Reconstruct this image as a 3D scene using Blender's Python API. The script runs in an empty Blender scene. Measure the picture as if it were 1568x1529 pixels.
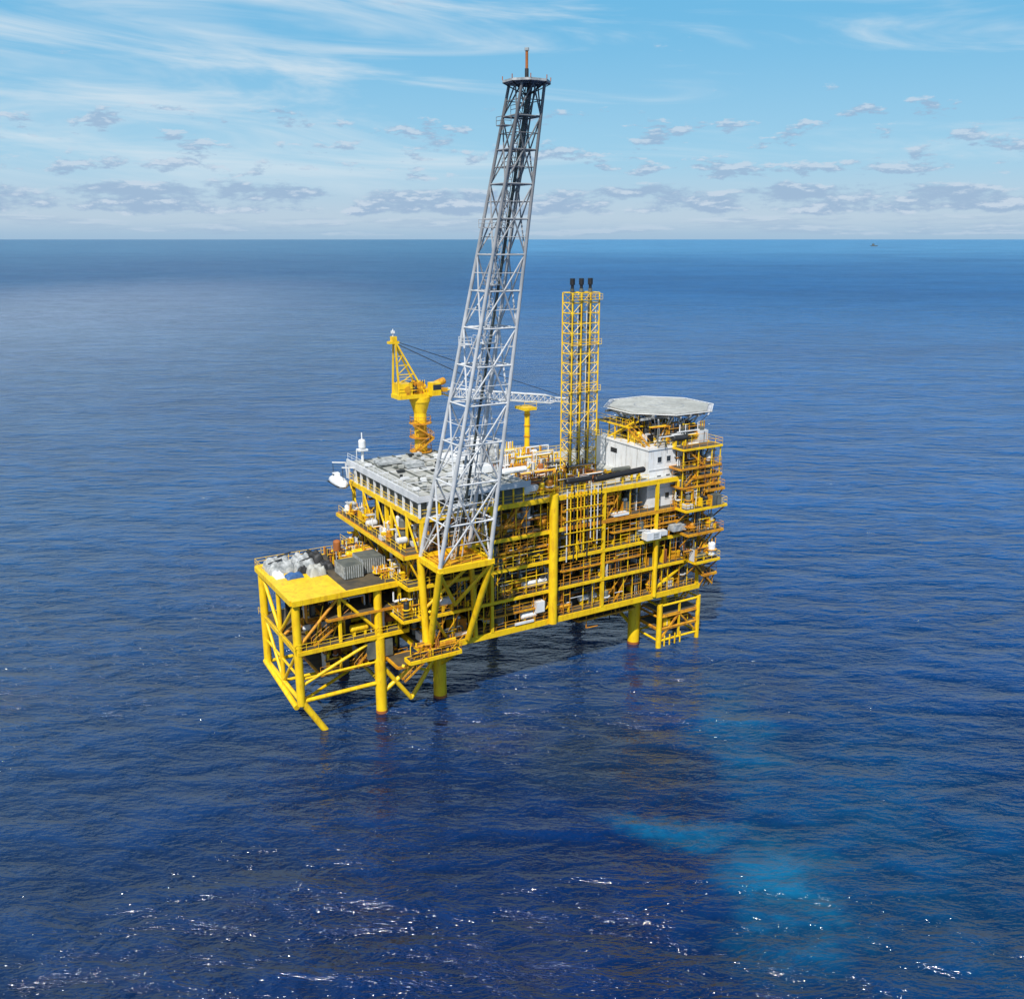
import bpy, math, random
from mathutils import Vector
R=random.Random(7)
scene=bpy.context.scene
ANG=math.radians(31); CX,CY=-11.4,135.7

# ---------------------------------------------------------------- materials
def newmat(name):
    m=bpy.data.materials.new(name); m.use_nodes=True
    nt=m.node_tree; b=nt.nodes['Principled BSDF']
    return m,nt,b
def paint(name,c1,c2,rough=0.5,metal=0.0,scale=0.6,stain=None,amt=0.5,dark_top=False):
    m,nt,b=newmat(name)
    g=nt.nodes.new('ShaderNodeNewGeometry')
    n=nt.nodes.new('ShaderNodeTexNoise'); n.inputs['Scale'].default_value=scale; n.inputs['Detail'].default_value=4
    nt.links.new(g.outputs['Position'],n.inputs['Vector'])
    r=nt.nodes.new('ShaderNodeValToRGB'); r.color_ramp.elements[0].position=0.35; r.color_ramp.elements[1].position=0.65
    r.color_ramp.elements[0].color=(*c1,1); r.color_ramp.elements[1].color=(*c2,1)
    nt.links.new(n.outputs['Fac'],r.inputs['Fac'])
    out=r.outputs['Color']
    if stain:
        mp=nt.nodes.new('ShaderNodeMapping'); mp.inputs['Scale'].default_value=(2.2,2.2,0.5)
        nt.links.new(g.outputs['Position'],mp.inputs['Vector'])
        n2=nt.nodes.new('ShaderNodeTexNoise'); n2.inputs['Scale'].default_value=0.8; n2.inputs['Detail'].default_value=6; n2.inputs['Roughness'].default_value=0.7
        nt.links.new(mp.outputs['Vector'],n2.inputs['Vector'])
        mr=nt.nodes.new('ShaderNodeMapRange'); mr.inputs['From Min'].default_value=0.50; mr.inputs['From Max'].default_value=0.66; mr.inputs['To Max'].default_value=amt
        nt.links.new(n2.outputs['Fac'],mr.inputs['Value'])
        mx=nt.nodes.new('ShaderNodeMixRGB'); nt.links.new(mr.outputs['Result'],mx.inputs['Fac'])
        nt.links.new(out,mx.inputs['Color1']); mx.inputs['Color2'].default_value=(*stain,1)
        out=mx.outputs['Color']
    if dark_top:  # blends to dark grey with height
        s=nt.nodes.new('ShaderNodeSeparateXYZ'); nt.links.new(g.outputs['Position'],s.inputs[0])
        mr=nt.nodes.new('ShaderNodeMapRange'); mr.inputs['From Min'].default_value=58; mr.inputs['From Max'].default_value=82; mr.inputs['To Max'].default_value=.8
        nt.links.new(s.outputs[2],mr.inputs['Value'])
        mx=nt.nodes.new('ShaderNodeMixRGB'); nt.links.new(mr.outputs['Result'],mx.inputs['Fac'])
        nt.links.new(out,mx.inputs['Color1']); mx.inputs['Color2'].default_value=(.06,.06,.065,1); out=mx.outputs['Color']
    nt.links.new(out,b.inputs['Base Color'])
    b.inputs['Roughness'].default_value=rough; b.inputs['Metallic'].default_value=metal
    return m
MN={}
MATS=[]
def reg(k,m): MN[k]=len(MATS); MATS.append(m)
reg('Y',paint('yellow_paint',(0.82,0.51,0.006),(0.92,0.62,0.010),0.45,stain=(0.45,0.19,0.015),amt=0.5))
reg('O',paint('orange_primer',(0.52,0.20,0.010),(0.72,0.36,0.010),0.6,stain=(0.22,0.07,0.02),amt=0.75))
reg('G',paint('galvanised_steel',(0.52,0.54,0.56),(0.68,0.69,0.71),0.45,dark_top=True))
reg('D',paint('dark_steel',(0.012,0.014,0.015),(0.035,0.037,0.04),0.6))
reg('W',paint('white_paint',(0.72,0.74,0.76),(0.80,0.81,0.82),0.5,stain=(0.45,0.38,0.30),amt=0.45))
reg('K',paint('roof_plate',(0.34,0.35,0.33),(0.48,0.49,0.46),0.7,scale=0.35,stain=(0.22,0.20,0.17),amt=0.65))
reg('F',paint('deck_grating',(0.05,0.045,0.035),(0.11,0.085,0.05),0.8))
reg('B',paint('black_rubber',(0.012,0.012,0.014),(0.02,0.02,0.022),0.55))
reg('S',paint('blue_tarpaulin',(0.03,0.09,0.24),(0.05,0.14,0.34),0.6))
reg('R',paint('rusty_iron',(0.22,0.07,0.02),(0.40,0.13,0.03),0.8))
reg('Q',paint('grey_green_machinery',(0.07,0.08,0.075),(0.15,0.16,0.14),0.6))
reg('T',paint('tarpaulin_grey',(0.22,0.24,0.25),(0.48,0.50,0.51),0.8,scale=1.6))
reg('N',paint('window_glass',(0.02,0.03,0.04),(0.04,0.05,0.06),0.1))

# ---------------------------------------------------------------- mesh builder
class MB:
    def __init__(s): s.v=[];s.f=[];s.m=[];s.sm=[]
    def add(s,vs,fs,m,sm=False):
        o=len(s.v); s.v+= [tuple(a) for a in vs]
        for f in fs:
            s.f.append([i+o for i in f]); s.m.append(MN[m]); s.sm.append(sm)
    def box(s,x0,x1,y0,y1,z0,z1,m):
        vs=[(x0,y0,z0),(x1,y0,z0),(x1,y1,z0),(x0,y1,z0),(x0,y0,z1),(x1,y0,z1),(x1,y1,z1),(x0,y1,z1)]
        s.add(vs,[(0,3,2,1),(4,5,6,7),(0,1,5,4),(1,2,6,5),(2,3,7,6),(3,0,4,7)],m)
    def frame(s,p,q):
        p=Vector(p);q=Vector(q);d=(q-p).normalized()
        up=Vector((0,0,1)) if abs(d.z)<0.95 else Vector((0,1,0))
        a=d.cross(up).normalized(); b=a.cross(d).normalized()
        return p,q,d,a,b
    def beam(s,p,q,w,h,m):
        p,q,d,a,b=s.frame(p,q); w/=2;h/=2
        vs=[c+a*i*w+b*j*h for c in(p,q) for i,j in((-1,-1),(1,-1),(1,1),(-1,1))]
        s.add(vs,[(0,1,2,3),(7,6,5,4),(0,4,5,1),(1,5,6,2),(2,6,7,3),(3,7,4,0)],m)
    def tube(s,p,q,r,m,n=6,r2=None):
        p,q,d,a,b=s.frame(p,q); r2=r if r2 is None else r2
        vs=[]
        for c,rr in((p,r),(q,r2)):
            for k in range(n):
                t=2*math.pi*k/n; vs.append(c+a*math.cos(t)*rr+b*math.sin(t)*rr)
        s.add(vs,[(k,(k+1)%n,n+(k+1)%n,n+k) for k in range(n)],m,n>=8)
        s.add(vs[:n],[tuple(range(n))[::-1]],m); s.add(vs[n:],[tuple(range(n))],m)
    def vessel(s,p,q,r,m,n=12):
        P=Vector(p);Q=Vector(q);d=(Q-P).normalized()
        s.tube(P,Q,r,m,n); s.tube(Q,Q+d*r*0.35,r,m,n,r*0.8); s.tube(Q+d*r*0.35,Q+d*r*0.55,r*0.8,m,n,r*0.3)
        s.tube(P,P-d*r*0.35,r,m,n,r*0.8); s.tube(P-d*r*0.35,P-d*r*0.55,r*0.8,m,n,r*0.3)
    def rail(s,pts,m='Y',h=1.15,step=1.8,r=0.035):
        for a,b in zip(pts,pts[1:]):
            a=Vector(a);b=Vector(b);L=(b-a).length;n=max(1,int(round(L/step)))
            for k in range(n+1):
                c=a.lerp(b,k/n); s.tube(c,c+Vector((0,0,h)),r,m,4)
            for hh in(h,h*0.55):
                s.tube(a+Vector((0,0,hh)),b+Vector((0,0,hh)),r,m,4)
    def stair(s,p,q,axis,w,m='O'):
        p=Vector(p);q=Vector(q);a=Vector(axis)*w
        for o in(Vector((0,0,0)),a):
            s.beam(p+o,q+o,0.12,0.3,m)
            s.tube(p+o+Vector((0,0,1)),q+o+Vector((0,0,1)),0.04,m,4)
            for k in range(5):
                c=p.lerp(q,k/4)+o; s.tube(c,c+Vector((0,0,1)),0.04,m,4)
        n=int(abs(q.z-p.z)/0.3)
        for k in range(1,n):
            c=p.lerp(q,k/n); s.beam(c,c+a,0.25,0.05,'F')
    def floor(s,x0,x1,y0,y1,z,mf='F',me='Y',bh=0.55,grid=True):
        s.box(x0+.1,x1-.1,y0+.1,y1-.1,z-0.12,z-0.01,mf)
        for (a,b) in(((x0,y0),(x1,y0)),((x1,y1),(x0,y1))):
            s.beam((a[0],a[1],z-bh/2),(b[0],b[1],z-bh/2),0.3,bh,me)
        for (a,b) in(((x1,y0+.15),(x1,y1-.15)),((x0,y0+.15),(x0,y1-.15))):
            s.beam((a[0],a[1],z-bh/2+.003),(b[0],b[1],z-bh/2+.003),0.3,bh,me)
        if grid:
            n=int((x1-x0)/3)
            for k in range(1,n):
                x=x0+(x1-x0)*k/n; s.beam((x,y0+.16,z-.32),(x,y1-.16,z-.32),0.18,0.38,me)
    def obj(s,name,parent=None):
        me=bpy.data.meshes.new(name); me.from_pydata(s.v,[],s.f)
        for m in MATS: me.materials.append(m)
        me.polygons.foreach_set('material_index',s.m); me.polygons.foreach_set('use_smooth',s.sm)
        me.update(); o=bpy.data.objects.new(name,me); scene.collection.objects.link(o)
        if parent: o.parent=parent
        return o
def root(name):
    e=bpy.data.objects.new(name,None); scene.collection.objects.link(e)
    e.location=(CX,CY,0); e.rotation_euler=(0,0,ANG); e.empty_display_size=1
    return e
PLAT=root('offshore_oil_platform')

PAL=['D','Q','W','G','O','Y','Q','D','O','T','R','D','O','Q']
def clutter(mb,u0,u1,v0,v1,z,h,n,pal=PAL,s=1.0):
    for i in range(n):
        u=R.uniform(u0,u1);v=R.uniform(v0,v1);t=R.random();c=R.choice(pal)
        if t<0.15:
            r=R.uniform(.3,.8)*s;H=h*R.uniform(.4,.8)
            mb.vessel((u,v,z+r*.6+.3),(u,v,z+H),r,c,10)
            mb.tube((u,v,z+H),(u,v,z+h*.95),.1,R.choice(pal))
            mb.tube((u,v,z+H*.6),(u,v,z+H*.6+.12),r*1.5,R.choice('YOG'),8)
        elif t<0.28:
            r=R.uniform(.3,.8)*s;L=R.uniform(1.5,4.5);u2=min(u1,u+L);zz=z+r+R.uniform(.3,1)
            mb.vessel((u,v,zz),(u2,v,zz),r,c,10)
            for uu in(u+.3,u2-.3): mb.box(uu-.15,uu+.15,v-r*.7,v+r*.7,z,zz-r*.5,'Y')
        elif t<0.46:
            a=R.uniform(.3,1.3)*s;b=R.uniform(.3,.9)*s;H=R.uniform(.6,h*.6)
            mb.box(u-a,u+a,v-b,v+b,z+.02,z+H,c)
            mb.box(u-a*.6,u+a*.3,v-b*.6,v+b*.5,z+H,z+H+R.uniform(.1,.6),R.choice(pal))
            mb.box(u-a-.06,u-a+.1,v-b-.05,v+b+.05,z+.02,z+H+.05,R.choice('YOG'))
            mb.box(u,u+.08,v-b-.06,v-b-.003,z+.05,z+H*.9,R.choice('DGO'))
        elif t<0.74:
            zz=z+h*R.uniform(.3,.92);L=R.uniform(2,9);k=R.randint(2,5)
            for j in range(k):
                c2=R.choice(pal);vv=v+j*.35;a=max(u0,u-L/2);b=min(u1,u+L/2)
                rr=R.uniform(.05,.15)
                mb.tube((a,vv,zz),(b,vv,zz),rr,c2)
                mb.tube((b,vv,zz),(b,vv,z+.2),rr,c2)
                if R.random()<.5: mb.tube((a,vv,zz),(a,vv,z+h-.2),rr,c2)
        elif t<.8:
            mb.beam((u,v,z),(u+R.uniform(1.5,3),v,z+h*.9),.12,.12,R.choice('YO'))
        else:
            k=R.randint(2,5);rr=R.uniform(.05,.13)
            for j in range(k):
                mb.tube((u+j*.4,v,z),(u+j*.4,v,z+h-.1),rr,R.choice(pal))
            zz=z+R.uniform(.3,.8)*h
            mb.tube((u-.4,v-.1,zz),(u+k*.4,v-.1,zz),rr,R.choice(pal))

U0,U1,V0,V1=-5,49.4,-4.5,22
LV=[11,16,21,26,31.3]
mb=MB()
mb.floor(U0,U1,V0,V1,11,bh=0.9); mb.floor(U0,U1-1,V0,V1,16,bh=.45); mb.floor(-7,U1,V0,V1,21,bh=.5)
mb.floor(-7.5,U1,V0,V1,26,bh=.6,me='O'); mb.floor(U0,U1,V0,V1,31.3,mf='K',bh=.75)
mb.box(-7.75,-7.66,V0-.2,V1,25.4,26.0,'Y'); mb.box(-7.5,20,V0-.18,V0-.153,25.4,26.0,'Y')
for (a,b,z) in((6,16,13.4),(20,36,18.6),(8,17,23.6),(20,30,28.6),(30,46,23.5)):
    mb.floor(a,b,V0+.2,V0+3,z,bh=.25,me='O'); mb.rail([(a,V0+.1,z),(b,V0+.1,z)],'O')
for (a,b,v,z,me) in((43,52.2,-7.3,26,'Y'),(44,52,-7,21.5,'O'),(46,51.6,-7,16.2,'Y'),(46,51.8,-6,31.3,'O'),(48,52.2,-6.5,28.8,'O'),(49,52,-6,13.2,'O'),(48.5,51,-6,18.6,'Y')):
    mb.floor(a,b,v,-1,z-.05,me=me,bh=.4)
    mb.rail([(a,-4.3,z),(a,v,z),(b,v,z),(b,-1,z)],me)
    for uu in(a+.5,(a+b)/2,b-.3): mb.beam((uu,V0+.1,z-3),(uu,v+.2,z-.5),.18,.18,'O')
for z in LV[1:]:
    x=U0 if z not in(21,26) else -7.2
    mb.rail([(x,V1,z),(x,V0,z)]); mb.rail([(x,V0,z),(18,V0,z),(37,V0,z)],'O' if z in(16,26) else 'Y'); mb.rail([(42,V0,z),(U1,V0,z)],'O')
mb.rail([(U0,V0,11),(U1,V0,11)],'O')
mb.obj('decks',PLAT)

mb=MB()
for v in(V0+.05,8,V1-.5):
    for u in(U0+.4,7,28,39,U1-.6):
        for a,b in zip(LV,LV[1:]): mb.beam((u,v,a+.0),(u,v,b-.6),.5,.5,'Y')
mb.tube((18,V0-.35,10.3),(18,V0-.35,31.8),.72,'Y',20)
mb.tube((18,8,10.3),(18,8,31.2),.6,'Y',12)
mb.tube((39,V0-.2,10.6),(39,V0-.2,21),.38,'Y',12)
for a,b in zip(LV,LV[1:]):
    u=U0+.4
    while u<U1-.5:
        st=R.choice((1.3,1.9,2.6))
        if not(a==26 and 35<u<42):
            mb.beam((u,V0+.35,a),(u,V0+.35,b-.5),.11,.11,R.choice('YYOO'))
            if R.random()<.7:
                zz=a+(b-a)*R.choice((.33,.5,.66)); mb.beam((u,V0+.38,zz),(u+st,V0+.38,zz),.08,.1,R.choice('YOOG'))
            if R.random()<.15: mb.beam((u,V0+.5,a),(u+st*1.6,V0+.5,b-.5),.15,.15,'O')
        u+=st
for (p,q,c) in(((7,V0+.6,21),(17,V0+.6,26),'O'),((8,V0+.8,26),(13,V0+.8,31),'O'),((28,V0+.8,16),(34,V0+.8,21),'Y'),((39,V0+.8,11),(48.5,V0+.8,16),'Y')):
    mb.beam(p,q,.32,.32,c)
for v in(0,5.5,11,16.5):
    for a,b in zip(LV[1:],LV[2:]): mb.beam((U0+.1,v,a),(U0+.1,v,b-.6),.3,.3,'Y')
for k,v in enumerate((-4,1.5,7,12.5,18)):
    mb.beam((U0-.1,v,26),(U0-.1,v+4,31),.22,.22,'Y'); mb.beam((-6.9,v,25.6),(-5.1,v,22),.25,.25,'Y')
    mb.beam((U0-.1,v+4,21),(U0-.1,v,26),.22,.22,'O')
mb.obj('columns_and_bracing',PLAT)

mb=MB()
for a,b in zip(LV,LV[1:]):
    u=-3
    while u<48:
        L=R.uniform(3,7)
        if R.random()<.7 and not (a==26 and u>32):
            vv=R.uniform(2.5,6); c=R.choice('DDQDDQ'); mb.box(u,min(48,u+L-.3),vv,vv+.15,a,b-.5,c)
            uu=u
            while uu<min(48,u+L-.5): mb.box(uu,uu+.1,vv-.08,vv-.003,a,b-.5,'D'); uu+=.6
        u+=L
    mb.box(-4,37.5,12,12.2,a,b-.6,'D')
mb.obj('blast_walls',PLAT)
mb=MB()
for a,b in zip(LV,LV[1:]):
    clutter(mb,-3.5,36 if a==26 else 48,-3.9,2.5,a,b-a-.6,125)
    clutter(mb,-4.6,-3,-3,20,a,b-a-.6,18,['W','G','Y','O','Q','D'])
clutter(mb,-6.8,-5.5,-3,20,21,2.4,18,['W','G','Y','O'],.7); clutter(mb,-7,-5.6,-2,20,26,2.6,22,['W','T','G','O','Y'],.7)
mb.box(36,39,V0-1.4,V0+.2,21.4,22.7,'W'); mb.box(36.2,36.9,V0-1.1,V0-.4,22.7,23.1,'G'); mb.box(37.4,38.6,V0-1.43,V0-1.403,21.6,22.5,'T'); mb.box(39.3,40.8,V0-.9,V0+.2,21.6,22.4,'G'); mb.box(42,45,V0-1,V0+.5,21.9,23.0,'T')
mb.box(15,16.5,V0-.3,V0+1,12.6,14.4,'W'); mb.box(11,14.5,V0-.3,V0-.16,11.3,11.7,'W'); mb.box(30,33,V0-.16,V0+1,26.2,26.6,'W')
mb.stair((8,V0+.9,21),(12.5,V0+.9,25.8),(0,1,0),.9); mb.stair((9,V0+1.6,26),(14,V0+1.6,31),(0,1,0),.9)
for k,(a,b) in enumerate(((11,16),(16,21.4),(21.5,26),(26,31.2))):
    u1,u2=(46.5,51.2) if k%2 else (51.2,46.5)
    mb.stair((u1,-5.9,a),(u2,-5.9,b),(0,1,0),1,'O')
clutter(mb,44,51,-6.5,-5,16.2,3.6,14); clutter(mb,44,51,-6.5,-5,21.5,3.6,16); clutter(mb,44,51,-6.8,-5,26,3.4,16)
mb.obj('process_equipment',PLAT)

mb=MB()
rx0,rx1,ry0,ry1=-5,13.5,-4.6,22.5
mb.box(rx0+.6,rx1-.6,ry0+.6,ry1-.6,31.35,33.9,'Q')
mb.box(rx0,rx1,ry0,ry1,33.95,34.3,'K')
y=ry0
while y<=ry1+.01:
    mb.beam((rx0+.1,y,31.3),(rx0+.1,y,33.93),.3,.3,'W'); y+=(ry1-ry0)/10
x=rx0+1.5
while x<rx1: mb.beam((x,ry0+.2,31.3),(x,ry0+.2,33.93),.2,.2,R.choice('YWG')); x+=1.8
mb.box(rx0-.3,rx0-.01,ry0-.2,ry1,33.7,34.75,'G'); mb.box(rx0-.3,rx1+.2,ry0-.3,ry0-.21,33.7,34.6,'G')
for k in range(1,7): xx=rx0+(rx1-rx0)*k/7; mb.box(xx-.09,xx+.09,ry0+.1,ry1-.1,34.3,34.5,'Q')
for k in range(1,5): yy=ry0+(ry1-ry0)*k/5; mb.box(rx0+.1,rx1-.1,yy-.08,yy+.08,34.3,34.46,'G')
mb.rail([(rx0,ry1,34.7),(rx0,ry0,34.7),(rx1,ry0,34.6)],'G',1.0)
mb.box(6,11.5,3,6,34.5,35.6,'W'); mb.box(1,4,12,14,34.5,35.2,'T'); mb.box(8,13,12,17,34.5,35.1,'W'); mb.box(-2,2,16,19,34.5,34.9,'T')
mb.box(12,16,-3.5,-1.5,32,33.2,'W'); mb.vessel((12,0.5,35),(16,.5,35),.5,'W')
for i in range(60):
    u=R.uniform(-4,12.5);v=R.uniform(-3,21);a=R.uniform(.15,.7)
    mb.box(u-a,u+a,v-a*.6,v+a*.6,34.48,34.6+R.uniform(.05,.4),R.choice('WTGKQKD'))
for i in range(8):
    v=R.uniform(-3,21);u=R.uniform(-4,6); mb.tube((u,v,34.7),(u+R.uniform(3,7),v,34.7),.09,R.choice('GWQ'))
mb.obj('roof_module',PLAT)

mb=MB()
clutter(mb,15,30,-3.4,10,31.3,3.0,70,['O','Y','W','G','R','Q','O','D'],.8)
clutter(mb,30,37,-3.0,2,31.3,1.2,16,['O','Y','Q','G','D'],.6)
clutter(mb,15,30,10,21,31.3,3.6,36,['W','O','Y','W','G'],.8)
clutter(mb,14,19.5,-4,0,31.3,3.2,26,['O','R','Y','O','D'],.8)
mb.vessel((26.5,-4.0,32.9),(36.2,-4.0,33.3),.5,'B',14); mb.vessel((21,-3.9,33.2),(25.4,-3.9,33.2),.45,'B',14)
for u in(22,24.5,28,32,35): mb.beam((u,-3.9,31.3),(u,-3.9,32.6),.2,.2,'Y')
mb.vessel((15,14,33),(15,14,37.5),1.3,'W',16); mb.vessel((18.5,15,33),(18.5,15,36),1.1,'T',16)
mb.rail([(U0,V1,31.3),(38,V1,31.3)])
for k in range(11):
    u=20.5+k*.66; c='GYDYOYDGYGD'[k]; mb.tube((u,V0-.35,20+R.uniform(0,4)),(u,V0-.35,32.4+R.uniform(-1,.4)),.1,c)
for z in(23,25,27,29,31): mb.beam((20,V0-.5,z),(27.5,V0-.5,z),.1,.14,'Y')
for z in(17.5,19,23): mb.tube((8,V0-.3,z),(17,V0-.3,z),.08,'Y')
mb.obj('topside_equipment',PLAT)

mb=MB()
mb.tube((-3,21,34.3),(-3,21,37.2),.25,'W',8); mb.box(-3.8,-2.2,20.4,21.6,36.2,36.5,'W'); mb.vessel((-3,21,36.8),(-3,21,37.8),.6,'W',12); mb.tube((-3,21,37.8),(-3,21,39.2),.1,'W')
mb.tube((-4.8,19,34.3),(-4.8,19,37),.07,'W'); 
mb.obj('radome_mast',PLAT)

mb=MB()
for (u,v) in((0,0),(0,18),(39,0.5),(39,18),(-10,0),(-10,16)):
    mb.tube((u,v,-6),(u,v,10.6 if u>=0 else 12.5),1.05 if u>=0 else .85,'Y',20)
    mb.tube((u,v,-1),(u,v,.45),(1.08 if u>=0 else .88),'R',20)
mb.tube((20,18,-6),(20,18,10.6),1.0,'Y',16)
for i in range(34):
    u=R.uniform(22,37);v=R.uniform(-3.5,4);z=R.uniform(6.5,9.5)
    mb.tube((u,v,z),(u,v,10.4),.11,R.choice('DORYDQ'))
    mb.tube((u,v,z),(u+R.uniform(.5,2.5),v,z+R.uniform(-.3,.8)),.1,R.choice('DORQ'))
mb.floor(24,36,-3.5,3,8.8,me='O',bh=.25); mb.rail([(24,-3.5,8.8),(36,-3.5,8.8)],'O')
for u in(8,16,24,32): mb.beam((u,-4,10.05),(u,21,10.05),.5,.6,'Y')
for (p,q) in(((-10,0,3),(0,0,9.5)),((-10,0,8),(-5,0,1)),((0,0,8),(-5,0,1)),((-10,16,3),(0,18,9.5)),((39,.5,3),(39,18,9.5)),((0,0,3),(0,18,9.5))):
    mb.tube(p,q,.36,'Y',10)
mb.obj('jacket_legs',PLAT)

mb=MB()
a0,a1,b0,b1=41.5,50.4,-3.5,2.5
for u in(a0,a1):
    for v in(b0,b1): mb.tube((u,v,-4),(u,v,8.2),.5 if u==a0 else .42,'Y',12)
for z in(1.2,3.4,5.6,7.8):
    for (p,q) in(((a0,b0,z),(a1,b0,z)),((a0,b1,z),(a1,b1,z)),((a0,b0,z),(a0,b1,z)),((a1,b0,z),(a1,b1,z))): mb.tube(p,q,.22,'Y' if z in(1.2,7.8) else 'O',8)
mb.beam((a0,b0,1.2),(46,b0,5.6),.3,.3,'O'); mb.beam((46,b0,5.6),(a1,b0,1.2),.3,.3,'O'); mb.beam((46,b0,7.8),(46,b0,1.2),.3,.3,'Y')
mb.floor(a0,a1,b0,b1,3.4,me='O',bh=.3); mb.floor(a0+1,a1,b0,b1,6,me='O',bh=.3); mb.rail([(a0,b0,7.9),(a1,b0,7.9),(a1,b1,7.9)])
mb.tube((44.5,-1,7),(44.5,-1,11),.5,'Y',12); mb.stair((47,b0+.3,7.8),(50,b0+.3,11),(0,1,0),.9)
clutter(mb,43,49.5,-3,1,3.5,2,12,['O','R','D','Y'],.7)
for i in range(4): mb.tube((a0+1+i*1.2,b0-.4,.2),(a0+1+i*1.2,b0-.4,2.2),.14,'Y')
mb.obj('boat_landing',PLAT)

mb=MB()
m0,m1,n0,n1=-23.2,-5.3,-.8,16.8
mb.box(m0+.2,-15,n0+.2,n1-.2,20.75,20.98,'Y'); mb.box(-14.99,m1,n0+.2,n1-.2,20.75,20.975,'F')
for (p,q) in(((m0,n0,20.6),(m1,n0,20.6)),((m0,n1,20.6),(m1,n1,20.6)),((m0,n0+.3,20.603),(m0,n1-.3,20.603))): mb.beam(p,q,.45,.8,'Y')
mb.floor(m0+.5,m1,n0+.3,n1,13,bh=.6); mb.floor(-18,-5.3,n0+.3,n1,17,bh=.35,grid=False,me='O')
legs=[(-22.5,0),(-22.5,16),(-10,0.0),(-10,16)]
for (u,v) in legs: mb.tube((u,v,12.4 if u==-10 else 4.5),(u,v,20.2),.62,'Y',14)
mb.tube((-16,0,13),(-16,0,20.3),.3,'Y'); mb.tube((-22.5,8,4.5),(-22.5,8,20.3),.35,'Y',10); mb.beam((-6.5,0,13),(-6.5,0,20.3),.45,.45,'Y')
mb.tube((-22.5,16,20),(-22.5,8,13),.28,'Y',8); mb.tube((-22.5,0,20),(-22.5,8,13),.28,'Y',8)
mb.tube((-22.5,16,13),(-22.5,8,5),.26,'Y',8); mb.tube((-22.5,0,13),(-22.5,8,5),.26,'Y',8)
mb.tube((-22.5,0,13.4),(-16,0,20),.24,'O',8); mb.tube((-16,0,20),(-10,0,13.4),.24,'Y',8)
mb.tube((-22.5,6,13.4),(-12,6,20),.24,'O',8); mb.tube((-20,11,20),(-10,11,13.4),.24,'O',8)
for (p,q,r) in(((-22.5,0,5),(-10,0,5),.32),((-22.5,16,5),(-10,16,5),.3),((-22.5,0,5),(-22.5,16,5),.34),((-10,0,5),(-10,16,5),.3),((-22.5,8,5),(-10,8,5),.25),
               ((-22.5,0,12.6),(-22.5,16,12.6),.35),((-22.5,0,7.4),(-10,0,12.4),.25),((-10,8,5),(-22.5,0,5),.25),((-10,0,8.5),(-22.5,0,8.5),.2),((-22.5,16,8.8),(-22.5,0,8.8),.2)):
    mb.tube(p,q,r,'Y',10)
mb.tube((-22.5,0,5.2),(-18.8,-.6,-1),.5,'Y',12); mb.tube((-22.9,16,5.2),(-22.6,2,3.2),.45,'Y',12)
mb.floor(-19,-5,1,12,8,me='O',bh=.3)
mb.rail([(-19,1,8),(-5,1,8)],'O'); mb.rail([(m0,n0+.2,13),(m1,n0+.2,13)]); mb.rail([(m0,n0,13),(m0,n1,13)])
mb.rail([(m0,n1,21),(m0,n1-5,21)],'Y'); mb.rail([(m0,n1,21),(m1,n1,21)],'Y'); mb.rail([(-9,n0,21),(m1,n0,21)],'Y')
clutter(mb,-20,-6,.6,12,13,6.5,60,['O','Y','R','D','Q','W','O','D']); clutter(mb,-18,-6,1,12,8,4.2,40,['O','Y','R','D','O','D'])
mb.box(-12,-8,-.4,1,9.2,12,'Q'); mb.stair((-14,.2,8),(-9,.2,12.8),(0,1,0),.9); mb.stair((-20,.4,13),(-14,.4,16.9),(0,1,0),.9)
mb.box(-20,-6,13,13.2,13,20.5,'D')
mb.obj('wellhead_module',PLAT)

def lump(mb,u,v,z,a,b,h,c,seed):
    rr=random.Random(seed); n=14; vs=[];fs=[]
    for j in range(n+1):
        for i in range(n+1):
            x=-1+2*i/n;y=-1+2*j/n
            e=min(1,(1-max(abs(x),abs(y)))*3.2); hh=h*(e**.5)*(.8+.25*math.sin(5*x+seed)*math.cos(6*y+seed))+rr.uniform(-.03,.03)*h
            vs.append((u+x*a+rr.uniform(-.05,.05),v+y*b+rr.uniform(-.05,.05),z+max(0,hh)))
    for j in range(n):
        for i in range(n):
            k=j*(n+1)+i; fs.append((k,k+1,k+n+2,k+n+1))
    mb.add(vs,fs,c,True)
mb=MB()
lump(mb,-20.6,13.2,20.99,2.0,2.2,1.9,'T',1); lump(mb,-17.3,12.0,20.99,1.6,2.4,2.2,'T',2); lump(mb,-19.6,8.8,20.99,1.3,.9,.7,'S',3); lump(mb,-16.3,8.6,20.99,1.3,1.4,1.4,'K',4)
lump(mb,-15,14,20.99,1.6,1.6,1.8,'D',5); lump(mb,-21.6,10.2,20.99,.7,1.2,.8,'W',6); lump(mb,-14.0,10.5,20.99,1.0,1.3,1.0,'D',8); lump(mb,-18,9.9,20.99,.8,.6,1.2,'D',9)
for (u,v) in((-21.5,12),(-19.3,14.5),(-17.5,10.5)): mb.tube((u-1,v,22.6),(u+1.2,v+.3,22.9),.12,'D')
mb.obj('tarpaulin_covered_cargo',PLAT)
mb=MB()
mb.box(-13.6,-10.6,3.5,7.5,21.1,23.0,'Q'); mb.box(-10.3,-6.8,4.5,8.5,21.1,23.3,'Q')
for (a,b,c,d,h) in((-13.6,-10.6,3.5,7.5,23.0),(-10.3,-6.8,4.5,8.5,23.3)):
    x=a
    while x<b: mb.box(x,x+.12,c-.06,c-.004,21.1,h,'T'); x+=.35
    y=c
    while y<d: mb.box(a-.06,a-.004,y,y+.12,21.1,h,'T'); y+=.35
clutter(mb,-13,-6,9,15,21,2.5,26,['R','O','Y','O','G','D'],.8); clutter(mb,-9,-6,1,4,21,1.6,8,['O','G','Y'],.7)
mb.vessel((-11.5,12,22),(-11.5,12,24.3),.6,'R')
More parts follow.
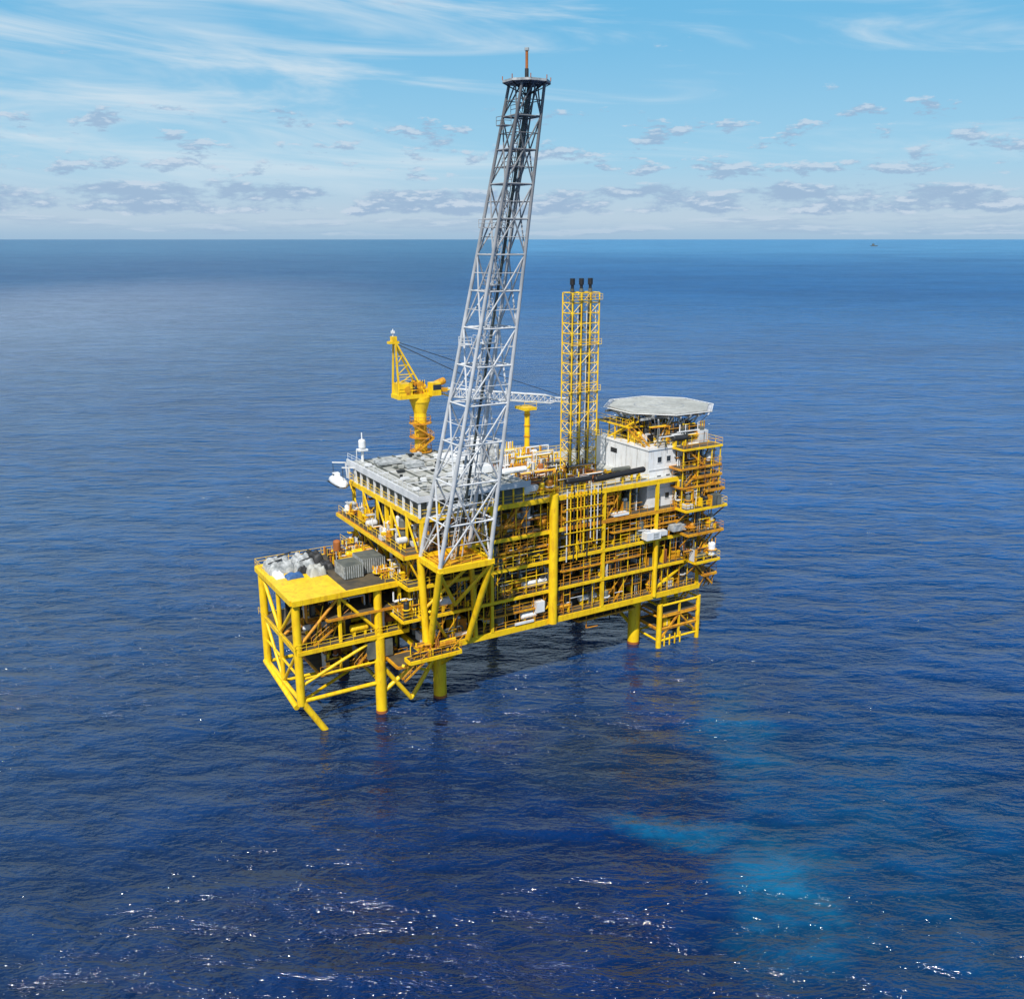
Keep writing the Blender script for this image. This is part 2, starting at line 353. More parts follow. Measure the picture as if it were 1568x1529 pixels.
mb.obj('deck_containers',PLAT)

mb=MB()
mb.floor(-8,0.5,-6.6,-4.7,10.4,me='Y',bh=.5); mb.rail([(-8,-6.6,10.4),(.5,-6.6,10.4),(.5,-4.7,10.4)],'O'); mb.floor(-9,-5,-4.4,0,9,me='O',bh=.4)
mb.stair((-5,-6.6,10.4),(-9,-6.6,7.5),(0,1,0),.9); mb.beam((-9,-6.3,10),(-2,0,5),.4,.4,'Y'); mb.beam((0,-6.3,10),(0,-1,6),.4,.4,'Y')
mb.floor(-8,-5.2,-4.5,2,16.02,me='Y',bh=.4); mb.rail([(-8,2,16),(-8,-4.5,16),(-5,-4.5,16)],'Y')
clutter(mb,-7.5,0,-6.2,-5,10.4,2.4,14,['O','Y','D','R'],.5); clutter(mb,-7.6,-5.4,-4,1.5,16,3.5,12,['O','Y','D','W'],.6)
mb.obj('corner_landing',PLAT)

# ---------------------------------------------------------------- flare tower
FL=root('flare_tower')
mb=MB()
f0,f1,g0,g1,zr=-5,3.3,-11,-4.6,25.3
for (p,q) in(((f0-.3,g0,zr),(f1+.3,g0,zr)),((f0,g0,zr-.003),(f0,g1,zr-.003)),((f1,g0,zr-.003),(f1,g1,zr-.003))): mb.beam(p,q,.7,.8,'Y')
mb.box(f0+.4,f1-.4,g0+.4,g1,zr-.1,zr+.1,'O')
for (p,q,r) in(((f0,g0,zr),(-3.9,V0-.2,11),.5),((f1,g0,zr),(2.6,V0-.2,11),.5),((f0,g1,zr),(-4.3,g1,11),.55),((f1,g1,zr),(4,g1,11),.4),
               ((f0,g0+.2,zr-.5),(-.6,-6.8,18),.28),((f1,g0+.2,zr-.5),(-.6,-6.8,18),.28),((f0,g1,17),(f1,g1-2,24.5),.26),((f0,-7.3,18),(-1,g1,12),.22)):
    mb.tube(p,q,r,'Y',12)
mb.rail([(f0,g1,zr+.4),(f0,g0,zr+.4),(f1,g0,zr+.4),(f1,g1,zr+.4)],'Y')
mb.obj('support_bracket',FL)
mb=MB()
def cen(t):return Vector((-.95+.1*t,-7.8-18.9*t,25.7+60.7*t))
def cor(t,i):
    w=4.0+(1.45-4.0)*t; d=3.1+(1.4-3.1)*t
    sx,sy=((-1,-1),(1,-1),(1,1),(-1,1))[i]; return cen(t)+Vector((sx*w,sy*d,0))
N=13; ts=[0];w=1.0
for k in range(N): ts.append(ts[-1]+w); w*=.945
ts=[t/ts[-1] for t in ts]
for i in range(4):
    mb.tube(cor(0,i),cor(1,i),.32,'G',10,.17)
for k in range(N):
    ta,tb=ts[k],ts[k+1]; rd=.14-.05*ta
    for i in range(4):
        j=(i+1)%4
        mb.tube(cor(tb,i),cor(tb,j),rd,'G')
        ma=(cor(ta,i)+cor(ta,j))/2; mbp=(cor(tb,i)+cor(tb,j))/2
        if k%2==0:
            mb.tube(cor(ta,i),mbp,rd,'G'); mb.tube(cor(ta,j),mbp,rd,'G')
        else:
            mb.tube(ma,cor(tb,i),rd,'G'); mb.tube(ma,cor(tb,j),rd,'G')
        q1=(cor(ta,i)+cor(tb,i))/2; q2=(cor(ta,j)+cor(tb,j))/2
        mb.tube(q1,(q1+q2)/2,.05,'G',4); mb.tube(q2,(q1+q2)/2,.05,'G',4)
    mb.tube(cor(tb,0),cor(tb,2),.07,'G',4)
    mb.tube(cor(tb,1),cor(tb,3),.07,'G',4)
for (dx,dy,r,c) in((.5,.3,.2,'Q'),(-.3,.5,.12,'G'),(1.0,-.2,.1,'G')):
    mb.tube(cen(0)+Vector((dx,dy,0)),cen(1)+Vector((dx,dy,0)),r,c,8)
L0=[Vector((-1.0,-.5,0)),Vector((-.35,-.5,0)),Vector((-.7,.1,0))]
for o in L0: mb.tube(cen(0)+o,cen(1)+o,.06,'G',4)
for k in range(80):
    a=cen(k/80);b=cen((k+1)/80)
    mb.tube(a+L0[0],a+L0[1],.035,'G',4); mb.tube(a+L0[1],b+L0[2],.035,'G',4)
    if k%2: mb.tube(a+L0[2],b+L0[0],.035,'G',4)
for t in(.14,.27,.4,.52,.64,.75,.86,.95):
    c=cen(t);w=4.0-2.55*t
    mb.box(c.x-w*.6,c.x+w*.3,c.y-.9,c.y+.9,c.z-.05,c.z+.05,'G'); mb.rail([(c.x-w*.6,c.y+.9,c.z),(c.x-w*.6,c.y-.9,c.z),(c.x+w*.3,c.y-.9,c.z)],'G',1.0,1.2)
for t in(.52,.75,.93):
    c=cen(t);w=4.0-2.55*t
    mb.box(c.x-w-1.1,c.x-w+.1,c.y-.7,c.y+.7,c.z-.06,c.z+.05,'G'); mb.rail([(c.x-w-1.1,c.y+.7,c.z),(c.x-w-1.1,c.y-.7,c.z),(c.x-w,c.y-.7,c.z)],'G',.9,1.2)
mb.obj('lattice_mast',FL)
mb=MB()
c=cen(1)
n=8; vs=[(c.x+2.7*math.cos(2*math.pi*(k+.5)/n),c.y+2.7*math.sin(2*math.pi*(k+.5)/n),c.z+zz) for zz in(.1,.35) for k in range(n)]
mb.add(vs,[tuple(range(n))[::-1],tuple(range(n,2*n))]+[(k,(k+1)%n,n+(k+1)%n,n+k) for k in range(n)],'T')
for k in range(n): mb.beam(c+Vector((0,0,-1.2)),vs[k],.1,.1,'D')
for k in range(n): mb.tube(vs[n+k],Vector(vs[n+k])+Vector((0,0,.4)),.06,'R',4)
mb.tube(c,c+Vector((0,0,1.6)),.22,'D',8); mb.tube(c+Vector((0,0,1.6)),c+Vector((0,0,3.4)),.16,'R',8); mb.tube(c+Vector((0,0,3.4)),c+Vector((0,0,3.7)),.25,'T',8)
mb.obj('flare_tip',FL)

# ---------------------------------------------------------------- exhaust stacks
ST=root('exhaust_stack_tower')
mb=MB()
s0,s1,p0,p1=25.9,31.1,2.4,5.2; zb,zt=31.3,61.7
xs=[s0,s0+1.73,s0+3.46,s1]
for x in xs:
    for y in(p0,p1): mb.tube((x,y,zb),(x,y,zt),.12,'Y')
z=zb;k=0
while z<zt-.1:
    z2=min(zt,z+1.6)
    for y in(p0,p1):
        for i in range(3):
            if i==1 and k%3: continue
            mb.tube((xs[i],y,z2),(xs[i+1],y,z2),.065,'Y',4)
            a,b=(xs[i],xs[i+1]) if (k+i)%2 else (xs[i+1],xs[i]); mb.tube((a,y,z),(b,y,z2),.05,'Y',4)
    for x in xs: mb.tube((x,p0,z2),(x,p1,z2),.06,'Y',4)
    for x in(s0,s1): mb.tube((x,p0 if k%2 else p1,z),(x,p1 if k%2 else p0,z2),.06,'Y',4)
    z=z2;k+=1
for z in(38.5,46,53.5,60.6):
    mb.box(s0-.35,s1+.35,p0-.4,p0-.05,z,z+.06,'Y'); mb.rail([(s0-.35,p0-.4,z),(s1+.35,p0-.4,z)],'Y',.9,1.5)
mb.obj('lattice_frame',ST)
mb=MB()
for i in range(3):
    x=(xs[i]+xs[i+1])/2; y=(p0+p1)/2
    mb.tube((x,y,zb),(x,y,zt+.6),.33,'Q',12); mb.tube((x,y,zt+.6),(x,y,zt+1.2),.25,'B',12)
    mb.tube((x,y,zt+1.2),(x,y,zt+2.2),.4,'B',12)
    for z in(36,41,46,51,56): mb.tube((x,y,z),(x,y,z+.25),.42,'D',12)
    mb.tube((x+.6,y-.8,zb),(x+.6,y-.8,zt-2),.06,'W')
mb.obj('exhaust_pipes',ST)

# ---------------------------------------------------------------- crane
CR=root('pedestal_crane')
mb=MB(); cu,cv=8.5,22.6
mb.tube((cu,cv,31),(cu,cv,43.2),1.1,'Y',20); mb.tube((cu,cv,43.2),(cu,cv,44),1.8,'Y',20)
for z in(34.5,37,39.4):
    mb.tube((cu,cv,z),(cu,cv,z+.15),2.0,'O',12); mb.rail([(cu+1.9*math.cos(t*math.pi/4),cv+1.9*math.sin(t*math.pi/4),z+.15) for t in range(9)],'O',1.1,2)
mb.tube((cu,cv,41.2),(cu,cv,43.2),1.1,'Y',20,1.7)
mb.stair((cu-2,cv-2,34.6),(cu+1.6,cv-2,37),(0,1,0),.7,'O'); mb.stair((cu+1.6,cv-2,37),(cu-2,cv-2,39.4),(0,1,0),.7,'O')
mb.obj('pedestal',CR)
mb=MB()
mb.box(cu-4.6,cu+1.6,cv-1.6,cv+1.6,44,44.7,'Y'); mb.box(cu-4.4,cu-2.0,cv-1.5,cv+1.5,44.7,46.6,'Y'); mb.box(cu-1.6,cu+.4,cv-1.2,cv+1.2,44.7,45.8,'O')
mb.box(cu+.9,cu+2.6,cv-3.0,cv-1.3,44.4,46.6,'Y'); mb.box(cu+1.1,cu+2.62,cv-3.02,cv-1.5,45.4,46.3,'N')
mb.tube((cu-.4,cv-1.3,46.1),(cu-.4,cv+1.3,46.1),.7,'O',12); mb.tube((cu-2.9,cv-1.62,45.6),(cu-2.9,cv-1.5,45.6),.6,'O',12)
mb.rail([(cu-4.6,cv-1.6,44.7),(cu+1.6,cv-1.6,44.7)],'Y'); mb.rail([(cu-4.4,cv-1.5,46.6),(cu-2,cv-1.5,46.6)],'Y')
clutter(mb,cu-4,cu+1.2,cv-1.4,cv+1.2,44.7,2.2,14,['Y','O','D','Y'],.5)
ap=Vector((cu-4.6,cv,53.6))
for (x,y) in((-4.4,-1.3),(-4.4,1.3),(.4,-1.3),(.4,1.3)):
    mb.beam((cu+x,cv+y,44.7),ap+Vector((.2,y*.3,0)),.26,.26,'Y')
for t in(.2,.38,.55,.72):
    a=Vector((cu-4.4,cv-1.3,44.7)).lerp(ap,t);b=Vector((cu+.4,cv-1.3,44.7)).lerp(ap,t); mb.beam(a,b,.14,.14,'Y')
    a2=Vector((cu-4.4,cv-1.3,44.7)).lerp(ap,t-.18); mb.beam(a2,b,.12,.12,'Y')
mb.box(ap.x-.9,ap.x+.9,cv-.5,cv+.5,53.2,53.6,'Y'); mb.box(ap.x-.3,ap.x+.5,cv-.5,cv+.5,53.6,54.4,'Y'); mb.tube(ap,ap+Vector((0,0,2)),.08,'W'); mb.box(ap.x-.25,ap.x+.25,cv-.25,cv+.25,54.9,55.3,'W')
mb.vessel((cu+2.8,cv-.6,46.0),(cu+4.3,cv-.6,46.5),.6,'O'); mb.box(cu+2.4,cu+4.6,cv-1.4,cv+.6,44.7,45.3,'O')
mb.obj('slewing_cabin',CR)
mb=MB()
bs=Vector((cu+1.8,cv,44.8)); be=Vector((40,cv,40.6))
def bp(t,i):
    c=bs.lerp(be,t); w=.9 if .12<t<.85 else .5; h=.7 if .12<t<.85 else .35
    sx,sy=((-1,-1),(1,-1),(1,1),(-1,1))[i]; return c+Vector((0,sx*w,sy*h))
nb=22
for k in range(nb):
    a,b=k/nb,(k+1)/nb
    for i in range(4):
        mb.tube(bp(a,i),bp(b,i),.11,'Y' if k<3 else 'G'); mb.tube(bp(a,i),bp(b,(i+1)%4),.07,'G',4); mb.tube(bp(b,i),bp(b,(i+1)%4),.06,'G',4)
for y in(-.4,.4): mb.tube(ap+Vector((.3,y,0)),bs.lerp(be,.9)+Vector((0,y,.9)),.035,'D',4); mb.tube(ap+Vector((.3,y,-.3)),bs.lerp(be,.45)+Vector((0,y,.9)),.03,'D',4)
mb.tube(be,be+Vector((0,0,-4)),.05,'D',4); mb.box(be.x-.3,be.x+.3,be.y-.2,be.y+.2,be.z-4.8,be.z-4,'Y')
mb.tube((29.5,cv-1,31.3),(29.5,cv-1,40.3),.5,'Y',12); mb.box(28.2,30.8,cv-2.2,cv+1.2,40,40.5,'Y'); mb.rail([(28.2,cv-2.2,40.5),(30.8,cv-2.2,40.5)],'Y',1.1)
for z in (33,35,37,39): mb.tube((29.5,cv-1,z),(29.5,cv-1,z+.2),.62,'O',12)
mb.obj('boom',CR)

# ---------------------------------------------------------------- living quarters
LQ=root('living_quarters_building')
mb=MB(); q0,q1,r0,r1=38,49.2,-3,12.2
mb.box(q0,q1,r0,r1,26.05,36,'W')
for z in(29.3,32.6): mb.box(q0+.2,q1+.1,r0-.1,r0-.003,z-.1,z+.1,'G')
for z in(27.4,30.6,33.8):
    for k in range(5):
        x=q0+2.4+k*1.95; mb.box(x-.4,x+.4,r0-.05,r0-.004,z,z+.9,'N'); mb.box(x-.5,x+.5,r0-.09,r0-.052,z-.12,z-.02,'G')
mb.box(q0-.05,q0-.004,5.6,7.4,34.0,34.8,'D'); mb.box(q0-.05,q0-.004,1,1.9,27,29.1,'Q'); mb.box(q0-.2,q0-.004,-2,0,30,30.9,'G')
mb.box(q0-.15,q1+.15,r0-.15,r1+.1,36,36.25,'W')
for k in range(1,5): mb.box(q0-.03,q0-.004,r0+k*3-.04,r0+k*3+.04,26.1,35.9,'T')
mb.rail([(q0,r1,36.25),(q0,r0,36.25),(q1,r0,36.25),(q1,r1,36.25)],'Y')
mb.obj('accommodation_block',LQ)
mb=MB()
for z,a in((29.6,43),(32.9,42.5),(36.2,43)):
    mb.floor(a,51.6,-6,r0-.1,z,me='O' if z<35 else 'Y',bh=.3,grid=False); mb.rail([(a,-6,z),(51.6,-6,z)],'O')
    mb.floor(q1+.2,51.6,r0+.3,6,z,me='Y',bh=.3,grid=False); mb.rail([(51.6,-6,z),(51.6,6,z)],'Y')
for x in(43.2,46.5,49.5,51.4): mb.beam((x,-5.8,26),(x,-5.8,36.2),.16,.16,'Y')
mb.stair((44,-5.6,29.6),(48,-5.6,32.8),(0,1,0),.9,'O'); mb.stair((48,-5.6,32.9),(44,-5.6,36.1),(0,1,0),.9,'O'); mb.stair((48,-5.4,26),(51.4,-5.4,29.5),(0,1,0),.9,'R')
clutter(mb,43,51,-5,-3.4,29.6,2.6,22,['D','G','W','Q','O'],.6); clutter(mb,43,51,-5,-3.4,32.9,2.6,22,['D','G','W','Q','O'],.6); clutter(mb,43,51,-5,-3.4,26,2.8,16,['D','G','W','Q','O'],.6)
clutter(mb,39.5,50.5,-4,9,36.25,3.6,80,['D','D','Q','G','Y','W','B','O'],.8)
mb.stair((38.6,9,36.3),(38.6,2,40.0),(1,0,0),1,'Y'); mb.floor(38.4,43,3,12,39,me='Y',bh=.25); mb.rail([(38.4,12,39),(38.4,3,39)],'Y')
mb.stair((38.4,-1.5,36.3),(38.4,4,39),(1,0,0),1,'O')
for x in(38.5,41,43): 
    for y in(3.2,7,12): mb.beam((x,y,36.2),(x,y,39),.2,.2,'Y')
mb.obj('walkways_and_roof_plant',LQ)

HD=root('helideck')
mb=MB(); hu,hv,hz,hr=47.3,6.0,41.6,9.2; n=8
def ring(r,z,n=8,ph=.5): return [(hu+r*math.cos(2*math.pi*(k+ph)/n),hv+r*math.sin(2*math.pi*(k+ph)/n),z) for k in range(n)]
a=ring(hr,hz-.3)+ring(hr,hz)
mb.add(a,[tuple(range(n))[::-1],tuple(range(n,2*n))]+[(k,(k+1)%n,n+(k+1)%n,n+k) for k in range(n)],'K')
b=ring(hr+.02,hz-.28)+ring(hr+.9,hz-.1)
for k in range(n):
    mb.tube(b[n+k],b[n+(k+1)%n],.06,'W',4)
    p0_,p1_,q0_,q1_=map(Vector,(b[k],b[(k+1)%n],b[n+k],b[n+(k+1)%n]))
    for j in range(9): mb.tube(p0_.lerp(p1_,j/8),q0_.lerp(q1_,j/8),.05,'W',4)
    mb.tube((p0_+q0_)/2,(p1_+q1_)/2,.03,'G',4)
for x in range(-8,9,2):
    h=math.sqrt(max(1,(hr*.93)**2-x*x)); mb.beam((hu+x,hv-h,hz-.65),(hu+x,hv+h,hz-.65),.2,.6,'T')
for y in(-5,0,5): mb.beam((hu-8,hv+y,hz-1.1),(hu+8,hv+y,hz-1.1),.25,.4,'T')
mb.obj('landing_deck',HD)
mb=MB()
def annulus(r1,r2,z,c,n=48):
    vs=ring(r1,z,n,0)+ring(r2,z,n,0); mb.add(vs,[(k,(k+1)%n,n+(k+1)%n,n+k) for k in range(n)],c)
annulus(4.2,4.5,hz+.006,'T')
for (x0,x1,y0,y1) in((-1.3,-.9,-1.8,1.8),(.9,1.3,-1.8,1.8),(-.9,.9,-.2,.2)): mb.add([(hu+x0,hv+y0,hz+.006),(hu+x1,hv+y0,hz+.006),(hu+x1,hv+y1,hz+.006),(hu+x0,hv+y1,hz+.006)],[(0,1,2,3)],'T')
mb.obj('deck_markings',HD)
mb=MB()
for x in(-5,0,4):
    for y in(-6,0,6):
        mb.tube((hu+x*.6,hv+y*.7,36.2),(hu+x,hv+y,hz-1.2),.15,'G'); mb.tube((hu+x*.6,hv+y*.7,36.2),(hu+x+2.5,hv+y,hz-1.2),.1,'W')
for k in range(8):
    p=ring(hr-.8,hz-.7)[k]; mb.tube(p,(hu+(p[0]-hu)*.45,hv+(p[1]-hv)*.45,37.6),.12,'W')
    p=ring(hr-.8,hz-.7,8,0)[k]; mb.tube(p,(hu+(p[0]-hu)*.55,hv+(p[1]-hv)*.55,38.4),.08,'W')
mb.obj('support_truss',HD)

# ---------------------------------------------------------------- lifeboat
LB=root('lifeboat')
mb=MB(); secs=[(-3.0,.15,.5,.6),(-2.5,.8,.1,1.3),(-1.2,1.05,-.1,1.7),(1.0,1.05,-.1,1.7),(2.3,.85,.1,1.4),(3.1,.12,.6,.7)]
vs=[];n=12
for (x,w,zb_,zt_) in secs:
    for k in range(n):
        t=2*math.pi*k/n; zc=(zb_+zt_)/2; vs.append((-7.4+w*math.cos(t),21+x,30.7+zc+(zt_-zb_)/2*math.sin(t)))
fs=[(s*n+k,s*n+(k+1)%n,(s+1)*n+(k+1)%n,(s+1)*n+k) for s in range(5) for k in range(n)]+[tuple(range(n)),tuple(range(5*n,6*n))]
mb.add(vs,fs,'W',True); mb.box(-7.9,-6.9,21.4,22.4,32.1,32.8,'W'); mb.box(-7.91,-6.89,21.5,22.3,32.4,32.65,'N'); mb.box(-8.5,-6.3,18.6,23.4,31.15,31.27,'D')
for y in(18.8,23.2):
    mb.beam((-5,y,31.3),(-5.2,y,34.0),.2,.2,'W'); mb.beam((-5.2,y,34.0),(-7.5,y,34.3),.2,.2,'W'); mb.tube((-7.4,y,34.2),(-7.4,y,32),.05,'D',4)
mb.obj('hull_and_davits',LB)

SH=bpy.data.objects.new('cargo_ship',None); scene.collection.objects.link(SH); SH.location=(3420,9200,0)
mb=MB(); mb.add([(-32,-5,0),(28,-5,0),(28,5,0),(-32,5,0),(-34,-6,6),(36,-6,8),(36,6,8),(-34,6,6)],[(0,3,2,1),(4,5,6,7),(0,1,5,4),(1,2,6,5),(2,3,7,6),(3,0,4,7)],'Q')
mb.box(-18,-2,-5,5,6,20,'Q'); mb.box(4,6,-1,1,7,24,'D'); mb.box(-14,-8,-3,3,20,26,'Q')
mb.obj('hull',SH)

# ---------------------------------------------------------------- node helpers
class NT:
    def __init__(s,nt): s.nt=nt
    def n(s,t,**k):
        x=s.nt.nodes.new(t)
        for a,b in k.items(): setattr(x,a,b)
        return x
    def put(s,sock,v):
        if hasattr(v,'links'): s.nt.links.new(v,sock)
        else: sock.default_value=v
    def m(s,op,a,b=None,c=None,clamp=False):
        x=s.n('ShaderNodeMath',operation=op); x.use_clamp=clamp
        s.put(x.inputs[0],a)
        if b is not None: s.put(x.inputs[1],b)
        if c is not None: s.put(x.inputs[2],c)
        return x.outputs[0]
    def ss(s,v,a,b,lo=0,hi=1):
        x=s.n('ShaderNodeMapRange',interpolation_type='SMOOTHSTEP'); s.put(x.inputs['Value'],v)
        x.inputs['From Min'].default_value=a;x.inputs['From Max'].default_value=b;x.inputs['To Min'].default_value=lo;x.inputs['To Max'].default_value=hi
        return x.outputs['Result']
    def xyz(s,x,y,z):
        c=s.n('ShaderNodeCombineXYZ'); s.put(c.inputs[0],x);s.put(c.inputs[1],y);s.put(c.inputs[2],z); return c.outputs[0]
    def noise(s,v,sc,det=4,ro=.5,dist=0):
        x=s.n('ShaderNodeTexNoise'); s.put(x.inputs['Vector'],v); x.inputs['Scale'].default_value=sc;x.inputs['Detail'].default_value=det;x.inputs['Roughness'].default_value=ro;x.inputs['Distortion'].default_value=dist
        return x.outputs['Fac']
    def mix(s,f,a,b,bt='MIX'):
        x=s.n('ShaderNodeMixRGB',blend_type=bt); s.put(x.inputs[0],f)
        s.put(x.inputs[1],a if not isinstance(a,tuple) else (*a,1)); s.put(x.inputs[2],b if not isinstance(b,tuple) else (*b,1)); return x.outputs[0]

# ---------------------------------------------------------------- sea
m,nt,b=newmat('sea_water'); T=NT(nt)
geo=T.n('ShaderNodeNewGeometry'); sp=T.n('ShaderNodeSeparateXYZ'); nt.links.new(geo.outputs['Position'],sp.inputs[0])
X,Y=sp.outputs[0],sp.outputs[1]
pos2=T.xyz(X,Y,0.0)
def ell(cx,cy,rx,ry,rot,soft0,soft1,dx,dy):
    c,s=math.cos(rot),math.sin(rot)
    ax=T.m('SUBTRACT',T.m('ADD',X,dx),cx); ay=T.m('SUBTRACT',T.m('ADD',Y,dy),cy)
    px=T.m('DIVIDE',T.m('ADD',T.m('MULTIPLY',ax,c),T.m('MULTIPLY',ay,s)),rx)
    py=T.m('DIVIDE',T.m('SUBTRACT',T.m('MULTIPLY',ay,c),T.m('MULTIPLY',ax,s)),ry)
    d=T.m('SQRT',T.m('ADD',T.m('MULTIPLY',px,px),T.m('MULTIPLY',py,py)))
    return T.ss(d,soft1,soft0)
wx=T.m('MULTIPLY',T.m('SUBTRACT',T.noise(pos2,.07,5,.62),.5),24.0)
wy=T.m('MULTIPLY',T.m('SUBTRACT',T.noise(T.xyz(X,Y,40.0),.07,5,.62),.5),24.0)
e1=ell(31,88,12,17,math.radians(-10),.1,1.15,wx,wy)
e2=ell(21,101,13,4.5,math.radians(-8),.1,1.1,wx,wy)
e3=ell(33,122,8,26,math.radians(-4),.0,1.2,wx,wy)
e4=ell(46,98,28,42,math.radians(-10),.0,1.2,wx,wy)
pl=T.m('MAXIMUM',T.m('MAXIMUM',e1,T.m('MULTIPLY',e2,.85)),T.m('MULTIPLY',e3,.6))
pl=T.m('MAXIMUM',pl,T.m('MULTIPLY',e4,.36))
pl=T.m('MULTIPLY',pl,T.ss(T.noise(pos2,.16,6,.68,.8),.34,.62,.5,1.0))
murk_shade=ell(14,119,15,15,math.radians(-15),.35,1.1,wx,wy)  # turbid water; platform's dark reflection and shadow also painted into the colour
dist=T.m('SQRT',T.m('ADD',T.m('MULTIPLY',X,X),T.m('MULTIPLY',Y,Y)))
near=(0.0003,0.013,0.070); midc=(0.002,0.075,0.25); far_haze=(0.07,0.24,0.45)
col=T.mix(T.ss(dist,75,340),near,midc); col=T.mix(T.ss(dist,400,7000),col,far_haze)  # paler with distance: haze over the sea mixed into its colour
left_glitter=T.ss(X,30,-150)  # greyer left side: sun glitter put into the sea colour
col=T.mix(T.m('MULTIPLY',left_glitter,.5),col,(0.018,0.06,0.12))
patch=T.noise(T.xyz(T.m('MULTIPLY',X,.35),Y,0.0),.0045,4,.6)
col=T.mix(T.ss(patch,.42,.62,0,.4),col,(0.005,0.045,0.16))
cloud_refl=ell(-520,900,400,900,0.0,.0,1.3,T.m('MULTIPLY',wx,8.0),T.m('MULTIPLY',wy,24.0))  # pale patch: cloud reflection painted into the sea colour
col=T.mix(T.m('MULTIPLY',cloud_refl,.65),col,(0.20,0.25,0.35))
col=T.mix(T.m('MULTIPLY',pl,.62),col,(0.004,0.13,0.26))
col=T.mix(T.m('MULTIPLY',murk_shade,.65),col,(0.006,0.020,0.045))
mp=T.n('ShaderNodeMapping'); mp.inputs['Rotation'].default_value=(0,0,math.radians(18)); mp.inputs['Scale'].default_value=(.42,1.0,1); nt.links.new(geo.outputs['Position'],mp.inputs['Vector'])
v=mp.outputs[0]
w1=T.noise(v,.36,4,.58,.35); w2=T.noise(v,.09,2,.5,.3)
crest_light=T.ss(T.m('ADD',T.m('MULTIPLY',w1,.6),T.m('MULTIPLY',w2,.4)),.38,.64,.78,1.28)  # bright crests, dark troughs: light on the waves multiplied into the colour
col=T.mix(1.0,col,T.xyz(crest_light,crest_light,crest_light),'MULTIPLY')
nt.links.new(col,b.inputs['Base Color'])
b.inputs['IOR'].default_value=1.33
rg_=T.ss(dist,100,1500,.07,.34); nt.links.new(rg_,b.inputs['Roughness'])
h=T.m('ADD',T.m('MULTIPLY',w1,3.4),T.m('MULTIPLY',w2,6.0))
h=T.m('ADD',h,T.m('MULTIPLY',T.noise(v,1.5,3,.6),.6))
bm=T.n('ShaderNodeBump'); bm.inputs['Distance'].default_value=1.0; nt.links.new(h,bm.inputs['Height'])
gust=T.ss(T.noise(T.xyz(T.m('MULTIPLY',X,.5),Y,9.0),.02,3,.6),.35,.65,.5,1.0)
nt.links.new(gust,bm.inputs['Strength']); nt.links.new(bm.outputs[0],b.inputs['Normal'])
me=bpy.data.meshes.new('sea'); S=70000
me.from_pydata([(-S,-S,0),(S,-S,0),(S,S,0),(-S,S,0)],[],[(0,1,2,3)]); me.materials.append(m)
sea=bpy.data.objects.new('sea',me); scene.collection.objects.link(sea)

# ---------------------------------------------------------------- sky and sun
SE=math.radians(50); AZ=(-.27,-.963)
w=bpy.data.worlds.new('World'); scene.world=w; w.use_nodes=True; nt=w.node_tree; T=NT(nt)
bg=nt.nodes['Background']; bg.inputs['Strength'].default_value=.1
sky=T.n('ShaderNodeTexSky'); sky.sky_type='NISHITA'; sky.sun_disc=False; sky.sun_elevation=SE; sky.sun_rotation=math.atan2(AZ[0],AZ[1]); sky.air_density=1.0; sky.dust_density=.4; sky.ozone_density=2.0
tc=T.n('ShaderNodeTexCoord'); sp=T.n('ShaderNodeSeparateXYZ'); nt.links.new(tc.outputs['Generated'],sp.inputs[0])
X,Y,Z=sp.outputs
az=T.m('ARCTAN2',X,Y); el=T.m('ARCSINE',Z)
D=57.2958
azd=T.m('MULTIPLY',az,D); eld=T.m('MULTIPLY',el,D)
g1_=T.mix(T.ss(eld,-.1,1.2),(3.2,5.1,7.2),(4.6,6.1,7.7)); g1_=T.mix(T.ss(eld,1,5),g1_,(3.3,6.2,8.3)); g1_=T.mix(T.ss(eld,3,13),g1_,(1.5,5.0,8.0))
c=T.mix(T.ss(eld,35,12,0,.88),sky.outputs[0],g1_)
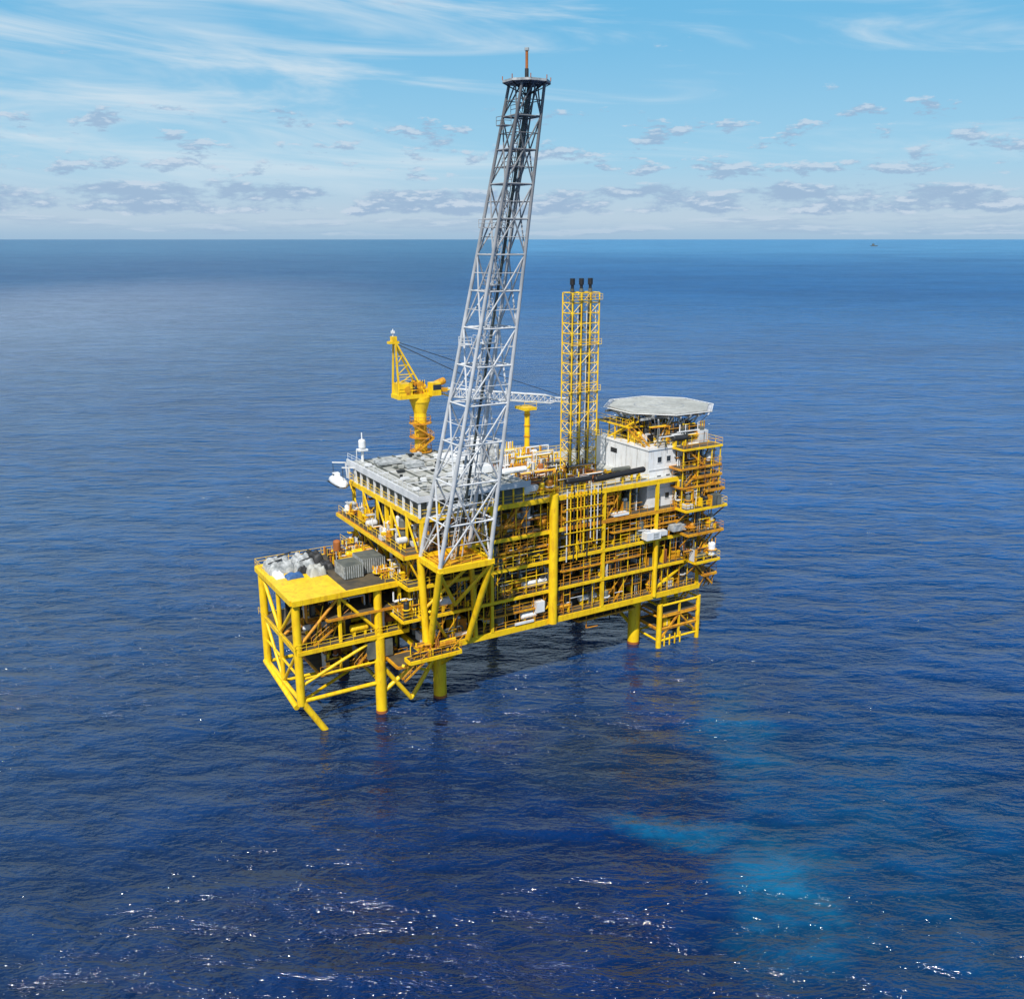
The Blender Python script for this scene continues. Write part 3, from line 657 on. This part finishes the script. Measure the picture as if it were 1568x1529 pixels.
ci=T.noise(T.xyz(T.m('MULTIPLY',azd,.045),T.m('ADD',T.m('MULTIPLY',eld,.38),T.m('MULTIPLY',azd,.02)),3.0),1.0,5,.6,.9)
lefts=T.ss(azd,4,-22,.0,.17)
cf=T.ss(T.m('ADD',ci,lefts),.50,.82,0,.85)
c=T.mix(T.m('MULTIPLY',cf,T.ss(eld,1,5)),c,(6.7,7.8,8.6))
def cum(ox,sx,sy,lo,hi,e0,e1,e2,e3,c,amt):
    def dn(off): return T.noise(T.xyz(T.m('MULTIPLY',azd,sx),T.m('MULTIPLY',T.m('ADD',eld,off),sy),ox),1.0,6,.64,.1)
    d=dn(0.0); up=dn(.28)
    mask=T.m('MULTIPLY',T.ss(eld,e0,e1),T.ss(eld,e3,e2))
    thr=T.ss(T.m('ADD',d,T.m('MULTIPLY',T.m('SUBTRACT',mask,1.0),.25)),lo,hi)
    lit=T.ss(T.m('SUBTRACT',d,up),.01,.12)
    cc=T.mix(lit,(3.2,4.6,6.5),(5.8,6.8,8.0))
    return T.mix(T.m('MULTIPLY',thr,amt),c,cc)
c=cum(5.0,.27,.85,.40,.53,.9,1.6,2.5,3.4,c,.8)
c=cum(21.0,.30,.95,.52,.60,2.5,3.5,6.0,8.5,c,.75)
c=cum(33.0,.16,1.5,.42,.60,.0,.3,1.0,1.6,c,.4)
nt.links.new(c,bg.inputs['Color'])
sl=bpy.data.lights.new('sun','SUN'); sl.energy=5.0; sl.angle=math.radians(.5); sl.color=(1,.95,.87)
so=bpy.data.objects.new('sun',sl); scene.collection.objects.link(so)
d=Vector((AZ[0]*math.cos(SE),AZ[1]*math.cos(SE),math.sin(SE))).normalized()
so.rotation_euler=(-d).to_track_quat('-Z','Y').to_euler(); so.location=(-100,-100,150)

cam=bpy.data.cameras.new('camera'); co=bpy.data.objects.new('camera',cam); scene.collection.objects.link(co)
co.location=(0,0,70); co.rotation_euler=(math.radians(90-15.5),0,0); cam.sensor_width=36; cam.lens=33.06; cam.clip_end=200000; cam.clip_start=.5
scene.camera=co
scene.view_settings.view_transform='Standard'; scene.view_settings.look='None'; scene.view_settings.exposure=0
